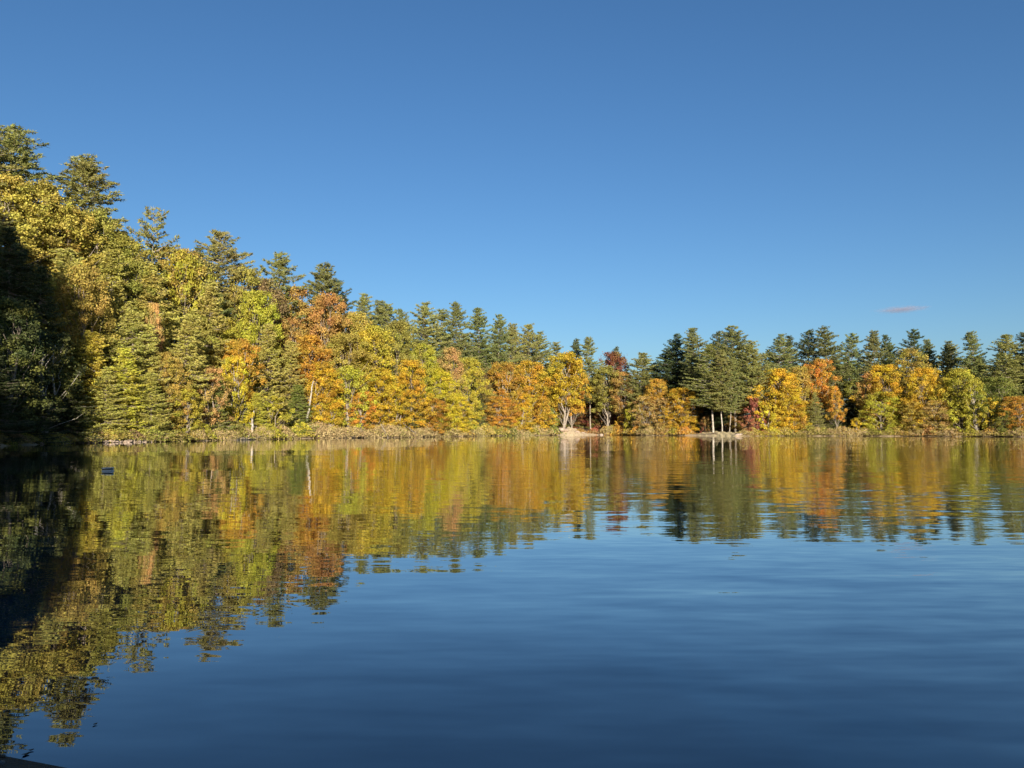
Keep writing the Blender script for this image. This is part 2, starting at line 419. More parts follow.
def make_conifer(H, Rw, t0, seed, step=.75, per=5, tuft=9, droop=-.05, up=.25, prof='pine', bare=.3, tl=.42, tw=.075, irregular=.35, gap=.0):
    random.seed(seed)
    global rng; rng = np.random.default_rng(seed)
    paths = []
    n = 8
    sway = [(random.gauss(0, .12), random.gauss(0, .12)) for _ in range(n + 1)]
    r0 = H * .0075 + .06
    tr = [(sway[i][0], sway[i][1], -1.2 + (H + .9) * i / n) for i in range(n + 1)]
    paths.append((tr, [r0 * (1 - .93 * i / n) for i in range(n + 1)]))
    Ps, As, Bs, T0, T1 = [], [], [], [], []
    z = H * t0
    w0 = 0
    while z < H * .985:
        q = (z / H - t0) / (1 - t0)
        if prof == 'pine':
            L = Rw * (math.sin(math.pi * min(1, .18 + q * .84)) ** .55 * (1.05 - .35 * q)) if q < .93 else Rw * .3 * (1.06 - q) / .13
            L = max(L, Rw * .12)
        elif prof == 'hemlock':
            L = Rw * (1 - q) ** .58 * (.84 + .16 * math.sin(q * 13 + seed)) + .3
        else:
            L = Rw * (1 - q ** 1.4) + .3
        w0 += random.uniform(.5, 1.2)
        nb = per if q < .85 else max(3, per - 2)
        for b in range(nb):
            if random.random() < gap: continue
            an = w0 + b * 2 * math.pi / nb + random.uniform(-.35, .35)
            l_ = L * (1 + random.uniform(-irregular, irregular * .6))
            zz = z + random.uniform(-.3, .3) * step
            rise = (up * (.4 + q) + random.uniform(-.08, .12)) * l_
            ca, sa = math.cos(an), math.sin(an)
            pts = []
            for k in range(4):
                t = k / 3
                pts.append((ca * l_ * t, sa * l_ * t, zz + rise * t + droop * l_ * math.sin(t * 2.4)))
            bw = .02 + .012 * l_
            paths.append((pts, [bw, bw * .8, bw * .5, bw * .2]))
            # tufts along the bough and on side twigs
            m_ = max(3, int(l_ / .33))
            br = bare * random.uniform(.7, 1.2) * (1 if q < .8 else .3)
            tintA, tintB = random.uniform(.15, .85), random.uniform(.3, .7)
            for j in range(m_):
                t = br + (1 - br) * (j + random.random()) / m_
                side = random.choice((-1, 1)) * random.uniform(.05, .42) * l_ * (1.05 - t) * (1.2 if prof == 'pine' else 1.0)
                cx_, cy_ = ca * l_ * t - sa * side, sa * l_ * t + ca * side
                cz_ = zz + rise * t + droop * l_ * math.sin(t * 2.4) - abs(side) * (.25 if prof == 'hemlock' else -.05)
                k = tuft
                if prof == 'hemlock':
                    d = rng.normal(size=(k, 3)) * [1, 1, .3] + np.array([ca * .9, sa * .9, -.35])
                else:
                    d = rng.normal(size=(k, 3)) * [1, 1, .55] + np.array([ca * .5, sa * .5, .5])
                d /= np.linalg.norm(d, axis=1)[:, None]
                le = tl * rng.uniform(.6, 1.3, k)
                c0 = np.array([cx_, cy_, cz_]) + rng.normal(0, .14, (k, 3)) * [1, 1, .6]
                bb = np.cross(d, rdir(k)); bb /= np.linalg.norm(bb, axis=1)[:, None]
                Ps.append(c0); As.append(d * le[:, None]); Bs.append(bb * (tw * rng.uniform(.7, 1.4, k))[:, None])
                T0.append(np.clip(tintA + rng.normal(0, .12, k), 0, 1)); T1.append(np.clip(tintB + rng.normal(0, .16, k), 0, 1))
        z += step * random.uniform(.75, 1.25) * (1 if q < .8 else .7)
    me = quads_mesh("crown", np.concatenate(Ps), np.concatenate(As), np.concatenate(Bs), (np.concatenate(T0), np.concatenate(T1)), M_NEEDLE, 'tri')
    return me, tubes_mesh("trunk", paths, M_BARK, 5)

def make_twiggy(Rw, H, seed, stems=120, leaves=500, leafsize=.1):
    """bare, twiggy bank thicket with a sprinkling of leaves"""
    random.seed(seed)
    global rng; rng = np.random.default_rng(seed)
    k = stems * 9
    base = np.stack([rng.normal(0, Rw * .38, k), rng.normal(0, Rw * .38, k), np.zeros(k)], 1)
    P = base.copy(); P[:, 2] = rng.uniform(-.1, .8, k) * H * np.exp(-(base[:, 0] ** 2 + base[:, 1] ** 2) / (Rw * Rw * .9))
    d = rng.normal(size=(k, 3)) * [.7, .7, .5] + np.array([0, 0, .6]); d /= np.linalg.norm(d, axis=1)[:, None]
    ln = rng.uniform(.25, .7, k) * H * .5
    bb = np.cross(d, rdir(k)); bb /= np.linalg.norm(bb, axis=1)[:, None]
    tw = quads_mesh("stems", P, d * ln[:, None], bb * .045, (rng.uniform(0, 1, k), rng.uniform(0, 1, k)), M_TWIG, 'tri')
    n = leaves
    cen = np.stack([rng.normal(0, Rw * .4, n), rng.normal(0, Rw * .4, n), np.zeros(n)], 1)
    cen[:, 2] = rng.uniform(.05, 1., n) * H * np.exp(-(cen[:, 0] ** 2 + cen[:, 1] ** 2) / (Rw * Rw * .8))
    d = rdir(n); t = np.cross(d, rdir(n)); t /= np.linalg.norm(t, axis=1)[:, None]; b = np.cross(d, t)
    s = leafsize * rng.uniform(.6, 1.4, n)
    lf = quads_mesh("foliage", cen, t * s[:, None], b * s[:, None], (rng.uniform(0, 1, n), rng.uniform(0, 1, n)), M_LEAF)
    return lf, tw

# prototypes: (crown mesh, trunk mesh, height, half width)
P = {}
P['round'] = [(*make_broadleaf(20, 5.4, .06, 150, 11, .155, 200), 20, 5.4), (*make_broadleaf(20, 5.4, .10, 145, 12, .155, 200, 2), 20, 5.4),
              (*make_broadleaf(20, 5.4, .05, 155, 13, .15, 200, 2, .62), 20, 5.4), (*make_broadleaf(20, 5.4, .08, 150, 14, .155, 200, 1, .4), 20, 5.4)]
P['high'] = [(*make_broadleaf(20, 5.0, .30, 110, 21, .16, 190, 1), 20, 5.0), (*make_broadleaf(20, 5.0, .36, 105, 22, .16, 190, 2, .45), 20, 5.0)]
P['airy'] = [(*make_broadleaf(16, 4.6, .16, 85, 31, .17, 110, 2), 16, 4.6), (*make_broadleaf(16, 4.6, .14, 85, 32, .17, 110, 3, .6), 16, 4.6)]
P['small'] = [(*make_broadleaf(6, 2.3, .04, 50, 41, .12, 90, 2), 6, 2.3), (*make_broadleaf(6, 2.3, .06, 50, 42, .12, 90, 2, .6), 6, 2.3)]
PK = dict(step=.6, tuft=15, tl=.42, tw=.07)
P['pine'] = [(*make_conifer(28, 5.4, .34, 51, per=7, gap=.22, irregular=.6, **PK), 28, 5.0), (*make_conifer(28, 5.4, .42, 52, per=7, gap=.26, irregular=.7, **PK), 28, 5.0),
             (*make_conifer(28, 5.4, .25, 53, per=7, gap=.2, irregular=.55, **PK), 28, 5.0), (*make_conifer(28, 5.4, .38, 54, per=7, up=.4, gap=.26, irregular=.7, **PK), 28, 5.0)]
P['frontpine'] = [(*make_conifer(30, 5.6, .30, 61, per=7, gap=.22, bare=.2, irregular=.6, **PK), 30, 5.2), (*make_conifer(30, 5.6, .26, 62, per=7, gap=.2, bare=.22, irregular=.6, **PK), 30, 5.2),
                  (*make_conifer(30, 5.6, .3, 63, per=7, gap=.22, bare=.2, irregular=.6, up=.35, **PK), 30, 5.2)]
P['sparsepine'] = [(*make_conifer(26, 4.6, .62, 71, step=.9, per=5, tuft=11, tl=.46, tw=.085, gap=.25, irregular=.5, up=.45), 26, 4.6)]
HK = dict(step=.58, per=9, tuft=11, up=.12, bare=.25, tl=.34, tw=.08)
P['hemlock'] = [(*make_conifer(21, 4.9, .03, 81, droop=-.22, prof='hemlock', irregular=.6, gap=.15, **HK), 21, 4.4), (*make_conifer(21, 4.9, .03, 82, droop=-.28, prof='hemlock', irregular=.7, gap=.2, **HK), 21, 4.4),
                (*make_conifer(21, 4.9, .05, 83, droop=-.2, prof='hemlock', irregular=.6, gap=.12, **HK), 21, 4.4)]
P['thicket'] = [(*make_twiggy(2.6, 2.4, 91, leaves=420), 2.4, 2.6), (*make_twiggy(2.6, 2.4, 92, leaves=300), 2.4, 2.6), (*make_twiggy(2.6, 2.4, 93, leaves=520), 2.4, 2.6)]
P['bush'] = [(*make_twiggy(2.2, 2.4, 95, stems=60, leaves=2000, leafsize=.13), 2.4, 2.2), (*make_twiggy(2.2, 2.4, 96, stems=60, leaves=1700, leafsize=.13), 2.4, 2.2)]
random.seed(99)

NAMES = {'round': 'broadleaf_tree', 'high': 'broadleaf_tree', 'airy': 'broadleaf_tree', 'small': 'small_tree', 'pine': 'pine_tree', 'frontpine': 'pine_tree',
         'sparsepine': 'pine_tree', 'hemlock': 'hemlock_tree', 'thicket': 'thicket', 'bush': 'bush'}
CAT = {'broadleaf_tree': 'tree', 'small_tree': 'tree', 'pine_tree': 'tree', 'hemlock_tree': 'tree', 'thicket': 'shrub', 'bush': 'shrub'}

# leaf base colours (linear) and the words for them
COL = {
 'yellow': ((.64, .48, .04), 'bright yellow'), 'gold': ((.64, .42, .04), 'golden yellow'), 'orange': ((.58, .32, .05), 'orange'),
 'rust': ((.46, .27, .08), 'rusty'), 'red': ((.38, .13, .08), 'red'), 'crimson': ((.24, .075, .05), 'dark crimson'),
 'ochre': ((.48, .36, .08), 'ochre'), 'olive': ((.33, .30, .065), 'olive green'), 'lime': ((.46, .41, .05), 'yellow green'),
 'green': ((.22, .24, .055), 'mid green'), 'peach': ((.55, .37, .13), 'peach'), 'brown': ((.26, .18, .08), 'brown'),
 'pine': ((.20, .215, .07), 'dark green'), 'pinelight': ((.29, .29, .085), 'soft green'), 'pinedarkshade': ((.08, .105, .04), 'deep green'),  # deep green is darkened to put the cove's shade into its pines
 'hem': ((.41, .37, .09), 'olive green'), 'hemlime': ((.52, .48, .07), 'yellowish green'), 'hemdarkshade': ((.07, .085, .03), 'dark green'),  # dark green is lowered so the left corner's shadow sits in the foliage colour
 'tan': ((.40, .30, .14), 'tan'), 'tanbrown': ((.27, .18, .09), 'brownish'), 'beige': ((.44, .33, .16), 'beige'),
}
BARK = {'grey': (.26, .21, .16), 'dark': (.12, .09, .065), 'white': (.42, .37, .31), 'pale': (.30, .25, .20)}
TREES = []
def shore_Y(px):
    return float(np.interp(px, [p[0] for p in SH_PX], [p[1] for p in SH_PX]))
def project(x, y, z):
    dz = z - CAM_H
    c, s = math.cos(PITCH), math.sin(PITCH)
    f = y * c + dz * s; u = dz * c - y * s
    return 512 + F * x / f, 384 - F * u / f
def z_for(py, Y):
    # height that projects to picture row py at depth Y
    t = (384 - py) / F
    c, s = math.cos(PITCH), math.sin(PITCH)
    return CAM_H + Y * (t * c + s) / (c - t * s)
def inland(px, s):
    """a point s metres behind the shore along the column px (moving straight away from the pond's middle)"""
    return shore_Y(px) + s
seen = {}
WID = dict(round=1.25, high=1.2, airy=1.2, small=1.2, pine=1.0, frontpine=1.02, sparsepine=1.0, hemlock=1.15, thicket=1.3, bush=1.25)
def place(kind, px, top, hw, s, col, bark='grey', label=None, lift=0.0, jit=True, Y=None, group=None, x=None, H=None, variant=None):
    Yd = Y if Y is not None else inland(px, s)
    X_ = x if x is not None else (px - 512) / F * Yd
    gz = float(ground_z(X_, Yd)) + lift
    Ht = H if H is not None else z_for(top, Yd) - gz
    Ht = max(1.0, Ht)
    if x is None:
        X_ = (px - 512) / F * (Yd * math.cos(PITCH) + (gz + Ht * .75 - CAM_H) * math.sin(PITCH))
    hwm = hw * Yd / F * WID[kind]
    k = seen.get(kind, 0) if variant is None else variant; seen[kind] = k + 1
    cr, tk, H0, W0 = P[kind][k % len(P[kind])]
    root = bpy.data.objects.new(NAMES[kind], None)
    root.empty_display_size = .5
    C.objects.link(root)
    root.location = (X_, Yd, gz)
    tl_ = .035 if kind in ('pine', 'frontpine', 'round', 'airy', 'high', 'hemlock') else 0
    root.rotation_euler = (random.gauss(0, tl_), random.gauss(0, tl_), random.uniform(0, 6.28) if jit else 0)
    sx = hwm / W0 * random.uniform(.95, 1.05)
    root.scale = (sx, sx * random.uniform(.9, 1.1), Ht / H0)
    f = bpy.data.objects.new('crown' if kind not in ('thicket', 'bush') else 'foliage', cr)
    t = bpy.data.objects.new('trunk' if kind not in ('thicket', 'bush') else 'stems', tk)
    c = COL[col][0]; j = random.uniform(.88, 1.12)
    f.color = (min(1, c[0] * j * random.uniform(.94, 1.06)), c[1] * j * random.uniform(.94, 1.06), c[2] * j, 1)
    t.color = (*(BARK[bark] if kind not in ('thicket', 'bush') else COL['tan'][0]), 1)
    for o in (f, t):
        C.objects.link(o); o.parent = root
    TREES.append(dict(o=root, px=px, top=top, hw=hw, s=s, kind=kind, col=col, bark=bark, label=label, group=group, Y=Yd, H=Ht))
    return root

#TABLE_BEGIN
# ---- skyline pines, left slope to centre:  (px, top, half width, inland metres)
for a in [
 ('pine', 12, 122, 42, 46, 'pinelight', 'grey', 'tallest pine on the skyline, standing at the far left above the ochre treetops'),
 ('pine', -22, 118, 36, 44, 'pinelight', 'grey', 'pine at the very left edge crowding the tallest skyline pine'),
 ('pine', 82, 152, 38, 46, 'pinelight', 'pale', 'broad ragged pine with long side boughs, second peak of the left skyline'),
 ('sparsepine', 153, 204, 27, 38, 'pinelight', 'pale', 'thin flat topped pine standing clear of the slope on a bare pale trunk'),
 ('pine', 219, 233, 30, 42, 'pinelight', 'pale', 'pine on the left skyline just right of the thin flat topped one'),
 ('pine', 203, 246, 20, 46, 'pine', 'grey', 'pine half hidden behind the left side of a taller skyline pine'),
 ('pine', 277, 251, 27, 40, 'pinelight', 'grey', 'pine rising on the skyline above the brown treetops left of the rusty orange crown'),
 ('pine', 316, 262, 27, 40, 'pine', 'grey', 'dense green pine on the skyline directly above the rusty orange crown'),
 ('pine', 345, 281, 18, 44, 'pinedarkshade', 'grey', 'small pointed pine on the skyline right of the rusty orange crown'),
 ('pine', 362, 292, 18, 42, 'pinelight', 'grey', 'pale green pine filling the slope between the small pointed pine and the dip'),
 ('pine', 392, 303, 17, 42, 'pinelight', 'grey', 'pale green pine just right of the dip in the left skyline'),
 ('pine', 379, 299, 17, 44, 'pine', 'grey', 'low rounded pine in the dip of the left skyline'),
 ('pine', 404, 308, 16, 42, 'pine', 'grey', 'pine on the skyline left of the broad flat crowned pair'),
 ('pine', 424, 302, 20, 40, 'pinelight', 'grey', 'broad flat crowned pine above the yellow green trees'),
 ('pine', 440, 308, 18, 46, 'pine', 'grey', 'pine with a blunt crown in a gap between two higher pines'),
 ('frontpine', 460, 302, 18, 34, 'pine', 'grey', 'sharply pointed pine, first of the row stepping down to the right'),
 ('frontpine', 482, 308, 18, 34, 'pine', 'grey', 'pointed pine, second of the row stepping down to the right'),
 ('frontpine', 498, 315, 16, 36, 'pine', 'grey', 'pointed pine, third of the row stepping down to the right'),
 ('pine', 513, 322, 16, 36, 'pinelight', 'grey', 'rounded pine, fourth of the row stepping down to the right'),
 ('pine', 529, 324, 17, 38, 'pinelight', 'grey', 'rounded pine, fifth of the row stepping down to the right'),
 ('pine', 541, 331, 14, 40, 'pine', 'grey', 'rounded pine, last of the row stepping down to the right'),
 ('pine', 558, 341, 14, 44, 'pine', 'grey', 'flat topped pine above the orange gold tree beside the sandy beach'),
 ('pine', 573, 338, 10, 30, 'pinedarkshade', 'grey', 'slim dark pine tip poking up above the sandy beach'),
 ('frontpine', 590, 337, 15, 14, 'pine', 'pale', 'tall pine with layered boughs behind the sandy beach'),
 ('pine', 621, 346, 9, 36, 'pinedarkshade', 'grey', 'slim dark pine tip above the crimson crown'),
 ('frontpine', 638, 352, 19, 14, 'pinelight', 'pale', 'soft green pine right of the crimson crown'),
 ('pine', 652, 362, 13, 30, 'pinedarkshade', 'grey', 'low dark pine closing the left side of the shaded cove'),
 ('pine', 664, 350, 19, 24, 'pinedarkshade', 'dark', 'dark pine at the left of the shaded cove'),
 ('frontpine', 675, 334, 19, 20, 'pinedarkshade', 'dark', 'tall dark pine standing in the middle of the shaded cove'),  # cove shade painted in through the darker needle colour
 ('frontpine', 690, 345, 19, 26, 'pinedarkshade', 'dark', 'dark pine at the right of the shaded cove'),
 ('frontpine', 699, 327, 17, 14, 'pine', 'grey', 'tall pine on the left flank of the two white trunked spit pines'),
 ('frontpine', 734, 326, 24, 16, 'pine', 'pale', 'massive round topped pine rising behind the grassy spit'),
 ('frontpine', 712, 344, 21, 6, 'pinelight', 'white', 'pine with tiered feathery boughs and white lower trunk at the left of the grassy spit'),
 ('frontpine', 721, 350, 14, 7, 'pinelight', 'white', 'pine on the second white trunk from the left on the grassy spit'),
 ('pine', 729, 352, 12, 9, 'pine', 'pale', 'slim pine on the third pale trunk from the left on the grassy spit'),
 ('frontpine', 750, 340, 19, 10, 'pinelight', 'grey', 'soft green pine on the right side of the grassy spit'),
 ('pine', 719, 332, 15, 26, 'pinedarkshade', 'grey', 'dark pine seen between the two tallest spit pines'),
 ('pine', 778, 333, 16, 30, 'pine', 'grey', 'pine standing above the yellow tree right of the spit'),
 ('pine', 765, 348, 13, 34, 'pine', 'grey', 'lower pine in the notch just right of the spit pines'),
 ('pine', 792, 335, 12, 36, 'pinedarkshade', 'grey', 'dark narrow pine left of the orange topped maple'),
 ('pine', 807, 329, 14, 34, 'pinedarkshade', 'grey', 'dark pine right behind the narrow dark one'),
 ('pine', 827, 325, 18, 30, 'pine', 'grey', 'highest pine of the right hand skyline, above the orange topped maple'),
 ('pine', 846, 332, 15, 32, 'pine', 'grey', 'pine immediately right of the highest right hand pine'),
 ('pine', 872, 330, 14, 30, 'pine', 'grey', 'pine left of a sky gap in the right hand skyline'),
 ('pine', 881, 335, 9, 36, 'pinedarkshade', 'grey', 'narrow dark pine leaning into the sky gap of the right hand skyline'),
 ('pine', 892, 341, 10, 34, 'pine', 'grey', 'short pine inside the sky gap of the right hand skyline'),
 ('pine', 914, 328, 15, 32, 'pinedarkshade', 'grey', 'lone taller pine with spaced boughs right below the small cloud'),
 ('pine', 931, 338, 11, 34, 'pine', 'grey', 'pine leaning against the right of the one below the cloud'),
 ('pine', 945, 345, 11, 36, 'pinedarkshade', 'grey', 'low dark pine in a dip right of the cloud'),
 ('pine', 953, 340, 14, 30, 'pinelight', 'grey', 'soft rounded pine above the yellow green tree on the right'),
 ('frontpine', 978, 331, 17, 22, 'pine', 'grey', 'pine with a narrow tip rising behind the white forked trunks'),
 ('frontpine', 1003, 334, 20, 20, 'pinelight', 'grey', 'big soft pine filling the skyline near the right edge'),
 ('pine', 1022, 331, 14, 30, 'pinedarkshade', 'grey', 'dark pine cut by the right edge of the view'),
 ('frontpine', 1046, 336, 20, 24, 'pine', 'grey', 'pine mostly past the right edge of the view'),
]:
    kind, px, top, hw, s, col, bark, lab = a
    place(kind, px, top, hw, s, col, bark, lab)

# ---- broadleaf trees and hemlocks, hand placed:  (kind, px, top, half width, inland, colour, bark, label)
for a in [
 # upper left slope
 ('round', -6, 176, 38, 40, 'ochre', 'pale', 'dull ochre treetop at the far left under the tallest pine'),
 ('round', 34, 182, 36, 36, 'ochre', 'pale', 'ochre crown spreading below and right of the tallest pine'),
 ('round', 64, 207, 34, 34, 'ochre', 'grey', 'broad ochre crown under the second skyline pine'),
 ('round', 100, 214, 32, 38, 'olive', 'grey', 'olive treetop on the left skyline between the second pine and the thin one'),
 ('round', 122, 236, 30, 36, 'olive', 'grey', 'olive crown leaning toward the foot of the thin flat topped pine'),
 ('round', 176, 250, 26, 36, 'ochre', 'grey', 'ochre green crown on the skyline right of the thin flat topped pine'),
 ('airy', 186, 250, 22, 30, 'lime', 'grey', 'yellow green open crown below the skyline left of the pale trunked pine'),
 ('round', 242, 268, 24, 34, 'olive', 'grey', 'olive crown in the skyline dip between two pines'),
 ('round', 262, 280, 22, 30, 'brown', 'grey', 'brown crown under the pine left of the rusty orange tree'),
 ('round', 298, 286, 24, 34, 'rust', 'grey', 'reddish brown treetop between skyline pines, left of the rusty orange crown'),
 ('round', 250, 290, 22, 20, 'lime', 'grey', 'yellow green crown on the slope above the orange patched maple'),
 # mid left slope
 ('hemlock', 14, 226, 32, 20, 'hemdarkshade', 'grey', 'hemlock high on the left slope, its foot in the black shadow'),  # foliage colour darkened to add to the corner's shadow
 ('hemlock', 66, 246, 34, 20, 'hem', 'grey', 'tall shaggy hemlock at the edge of the black shadow'),
 ('hemlock', 112, 246, 34, 19, 'hem', 'pale', 'tall shaggy hemlock right of the one at the shadow edge'),
 ('hemlock', 158, 264, 32, 20, 'hem', 'grey', 'hemlock mass above the small orange crown on the left slope'),
 ('hemlock', 204, 276, 28, 20, 'hem', 'grey', 'hemlock mass below the pale trunked skyline pine'),
 ('round', 134, 262, 26, 26, 'olive', 'grey', 'rounded olive crown wedged among the upper hemlocks'),
 ('round', 90, 268, 26, 12, 'ochre', 'grey', 'ochre crown low on the slope at the shadow edge'),
 ('high', 156, 304, 8, 12.0, 'peach', 'grey', 'small faded orange crown shining alone among green hemlocks'),
 ('hemlock', 178, 312, 25, 10, 'hem', 'grey', 'hemlock with drooping sprays right of the small orange crown'),
 ('hemlock', 134, 306, 27, 9, 'hem', 'grey', 'hemlock with drooping sprays left of the small orange crown'),
 ('hemlock', 150, 322, 20, 9, 'hem', 'grey', 'hemlock right in front of the small orange crown, hiding its stem'),
 ('round', 168, 352, 17, 6, 'ochre', 'grey', 'pale ochre crown halfway up the left bank under the orange one'),
 ('hemlock', 92, 330, 24, 6, 'hemlime', 'pale', 'hemlock over the stony bank, half in the black shadow'),
 ('hemlock', 106, 366, 17, 2.5, 'hem', 'grey', 'olive hemlock skirting the water at the left end of the row of stones'),
 ('hemlock', 126, 346, 20, 4.5, 'hemlime', 'grey', 'bright yellowish hemlock hanging over the stony bank'),
 ('hemlock', 153, 372, 20, 3.0, 'hem', 'grey', 'low olive hemlock brushing the water right of the stones'),
 ('airy', 208, 366, 18, 5, 'peach', 'pale', 'open peach coloured tree left of the orange patched maple'),
 ('hemlock', 192, 330, 22, 10, 'hem', 'grey', 'slender hemlock behind the open peach coloured tree'),
 ('airy', 186, 388, 16, 3.0, 'lime', 'pale', 'low yellow green sapling above the beige bank brush'),
 ('high', 240, 338, 18, 10, 'orange', 'white', 'maple with orange patch and white trunks above a black hollow'),
 ('airy', 236, 356, 14, 7, 'yellow', 'white', 'yellow lower maple in front of the orange patched one'),
 ('round', 222, 318, 19, 22, 'lime', 'grey', 'yellow green crown above the orange patched maple'),
 ('hemlock', 268, 322, 21, 12, 'hem', 'grey', 'straight green hemlock right of the orange patched maple'),
 ('hemlock', 289, 340, 18, 10, 'hem', 'grey', 'straight green hemlock left of the tall golden tree'),
 ('hemlock', 218, 378, 13, 4, 'green', 'grey', 'short green hemlock left of the black hollow'),
 ('hemlock', 256, 392, 13, 4, 'hemlime', 'grey', 'short bright hemlock right of the black hollow'),
 ('small', 272, 396, 13, 3.5, 'lime', 'grey', 'yellow green sapling behind the pale fallen log'),
 ('hemlock', 297, 384, 15, 4, 'green', 'grey', 'green hemlock rising from the bank beside the leaning white stem'),
 # centre left broadleaf front
 ('round', 326, 293, 21, 26, 'rust', 'grey', 'big rusty orange crown, highest warm crown of the left shore'),
 ('round', 358, 312, 19, 24, 'ochre', 'grey', 'ochre crown under the low rounded skyline pine'),
 ('round', 292, 318, 18, 18, 'rust', 'grey', 'brick coloured crown left of the tall golden tree'),
 ('high', 312, 336, 22, 10, 'orange', 'pale', 'glowing orange tree above the leaning white stem'),
 ('round', 318, 362, 18, 6, 'gold', 'pale', 'golden tree in front of the glowing orange one'),
 ('round', 346, 334, 22, 16, 'ochre', 'grey', 'ochre crown right of the glowing orange tree'),
 ('airy', 350, 366, 18, 6, 'lime', 'pale', 'open yellow green tree leaning over the brush'),
 ('round', 374, 326, 23, 15, 'lime', 'grey', 'large yellow green crown in the middle of the left shore'),
 ('round', 378, 368, 19, 7, 'yellow', 'pale', 'yellow tree below the large yellow green crown'),
 ('round', 402, 322, 20, 24, 'olive', 'grey', 'olive crown right of the large yellow green crown'),
 ('airy', 330, 396, 14, 3.5, 'yellow', 'pale', 'vivid yellow sapling right of the leaning white stem'),
 ('airy', 362, 392, 15, 4, 'orange', 'pale', 'orange sapling rising from the tan thicket'),
 ('airy', 394, 388, 16, 4, 'gold', 'pale', 'golden open tree with leaning pale trunk over the thicket'),
 ('round', 410, 360, 18, 9, 'gold', 'grey', 'rusty gold tree left of the yellow green pair'),
 ('round', 424, 344, 19, 14, 'lime', 'grey', 'yellow green tree standing under the broad flat crowned pine'),
 ('round', 442, 368, 17, 6, 'yellow', 'pale', 'lemon yellow tree with pale stems near the end of the thicket'),
 ('round', 452, 348, 16, 14, 'peach', 'grey', 'faded orange crown behind the lemon yellow tree'),
 ('round', 466, 358, 15, 9, 'lime', 'grey', 'green yellow tree left of the dark gap under the pointed pines'),
 ('round', 430, 398, 14, 3, 'orange', 'pale', 'short orange tree at the water below the yellow green pair'),
 ('round', 456, 396, 14, 3, 'yellow', 'pale', 'short sunlit yellow tree at the water left of the dark gap'),
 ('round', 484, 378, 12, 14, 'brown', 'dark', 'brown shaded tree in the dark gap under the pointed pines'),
 ('round', 502, 362, 18, 8, 'orange', 'pale', 'orange and gold tree, left one of the bright pair before the beach'),
 ('round', 529, 361, 20, 6, 'gold', 'pale', 'dome shaped golden tree, right one of the bright pair before the beach'),
 ('round', 499, 396, 13, 3, 'orange', 'pale', 'low orange tree under the left one of the bright pair'),
 ('round', 520, 392, 14, 3, 'yellow', 'pale', 'low yellow tree with several stems under the golden dome'),
 ('airy', 541, 396, 10, 3, 'orange', 'pale', 'thin orange sapling beside the dark green bush'),
 ('high', 562, 352, 18, 6, 'gold', 'pale', 'tall orange gold tree with bare forked trunk left of the sandy beach'),
 ('high', 571, 362, 13, 9, 'orange', 'pale', 'slimmer orange tree beside the tall orange gold one'),
 ('small', 548, 404, 9, 2.5, 'green', 'grey', 'rounded dark green small tree left of the sandy beach'),
 # beach to cove
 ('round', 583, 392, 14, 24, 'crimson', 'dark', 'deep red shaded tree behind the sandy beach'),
 ('round', 612, 352, 15, 18, 'crimson', 'grey', 'dark crimson crown between two pines right of the beach'),
 ('high', 606, 366, 15, 8, 'olive', 'pale', 'brownish olive tree with bare trunks right of the beach'),
 ('high', 624, 372, 13, 8, 'rust', 'pale', 'rusty olive tree below the crimson crown'),
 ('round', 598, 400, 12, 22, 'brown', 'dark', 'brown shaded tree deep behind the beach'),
 ('round', 654, 379, 12, 10, 'orange', 'grey', 'orange crown on the left edge of the dark cove'),
 ('airy', 647, 396, 14, 5, 'peach', 'pale', 'peach coloured spreading tree over the water left of the cove'),
 ('airy', 662, 397, 13, 4, 'peach', 'pale', 'gold and peach bushy tree next to the conical one'),
 ('round', 681, 388, 14, 3, 'gold', 'grey', 'conical orange yellow tree with a reddish tip at the mouth of the dark cove'),
 ('small', 633, 402, 9, 3, 'lime', 'pale', 'small yellow green tree at the leaning pale stems'),
 ('small', 622, 414, 8, 2.5, 'orange', 'grey', 'knee high orange tree at the water right of the beach'),
 ('small', 706, 416, 4.5, 8, 'crimson', 'dark', 'tiny crimson sapling left of the white spit trunks'),
 # right shore
 ('small', 757, 398, 10, 5, 'red', 'grey', 'red tree leaning left of the big yellow one on the right shore'),
 ('small', 751, 415, 7, 2.5, 'red', 'grey', 'low red shrubby tree at the end of the grassy spit'),
 ('round', 776, 369, 19, 7, 'gold', 'pale', 'big sunlit yellow tree, first warm crown right of the spit'),
 ('round', 790, 384, 15, 4, 'yellow', 'pale', 'yellow lower tree right of the big sunlit one'),
 ('small', 768, 402, 12, 2.5, 'yellow', 'pale', 'yellow tree bending to the water below the big sunlit one'),
 ('small', 796, 408, 12, 2.5, 'orange', 'pale', 'apricot tree at the water right of the big sunlit yellow one'),
 ('round', 800, 367, 14, 12, 'ochre', 'grey', 'ochre crown between the big yellow tree and the orange topped maple'),
 ('high', 818, 359, 13, 13, 'orange', 'grey', 'orange topped maple above a shaded gap on the right shore'),
 ('hemlock', 816, 392, 9, 6, 'pinelight', 'grey', 'narrow grey green conifer under the orange topped maple'),
 ('high', 837, 386, 8, 6, 'orange', 'pale', 'slender orange and yellow tree in the shaded gap'),
 ('small', 856, 418, 5, 1.5, 'yellow', 'grey', 'tiny brilliant yellow tree at the water in front of the shaded gap'),
 ('round', 885, 365, 20, 8, 'gold', 'grey', 'wide orange yellow tree below the sky gap on the right shore'),
 ('airy', 868, 372, 12, 8, 'rust', 'grey', 'rusty tree at the left of the wide orange yellow one'),
 ('round', 880, 392, 15, 4, 'lime', 'pale', 'yellow green tree hanging over the water below the wide orange yellow one'),
 ('round', 914, 348, 19, 22, 'ochre', 'grey', 'ochre green crown right under the pine below the cloud'),
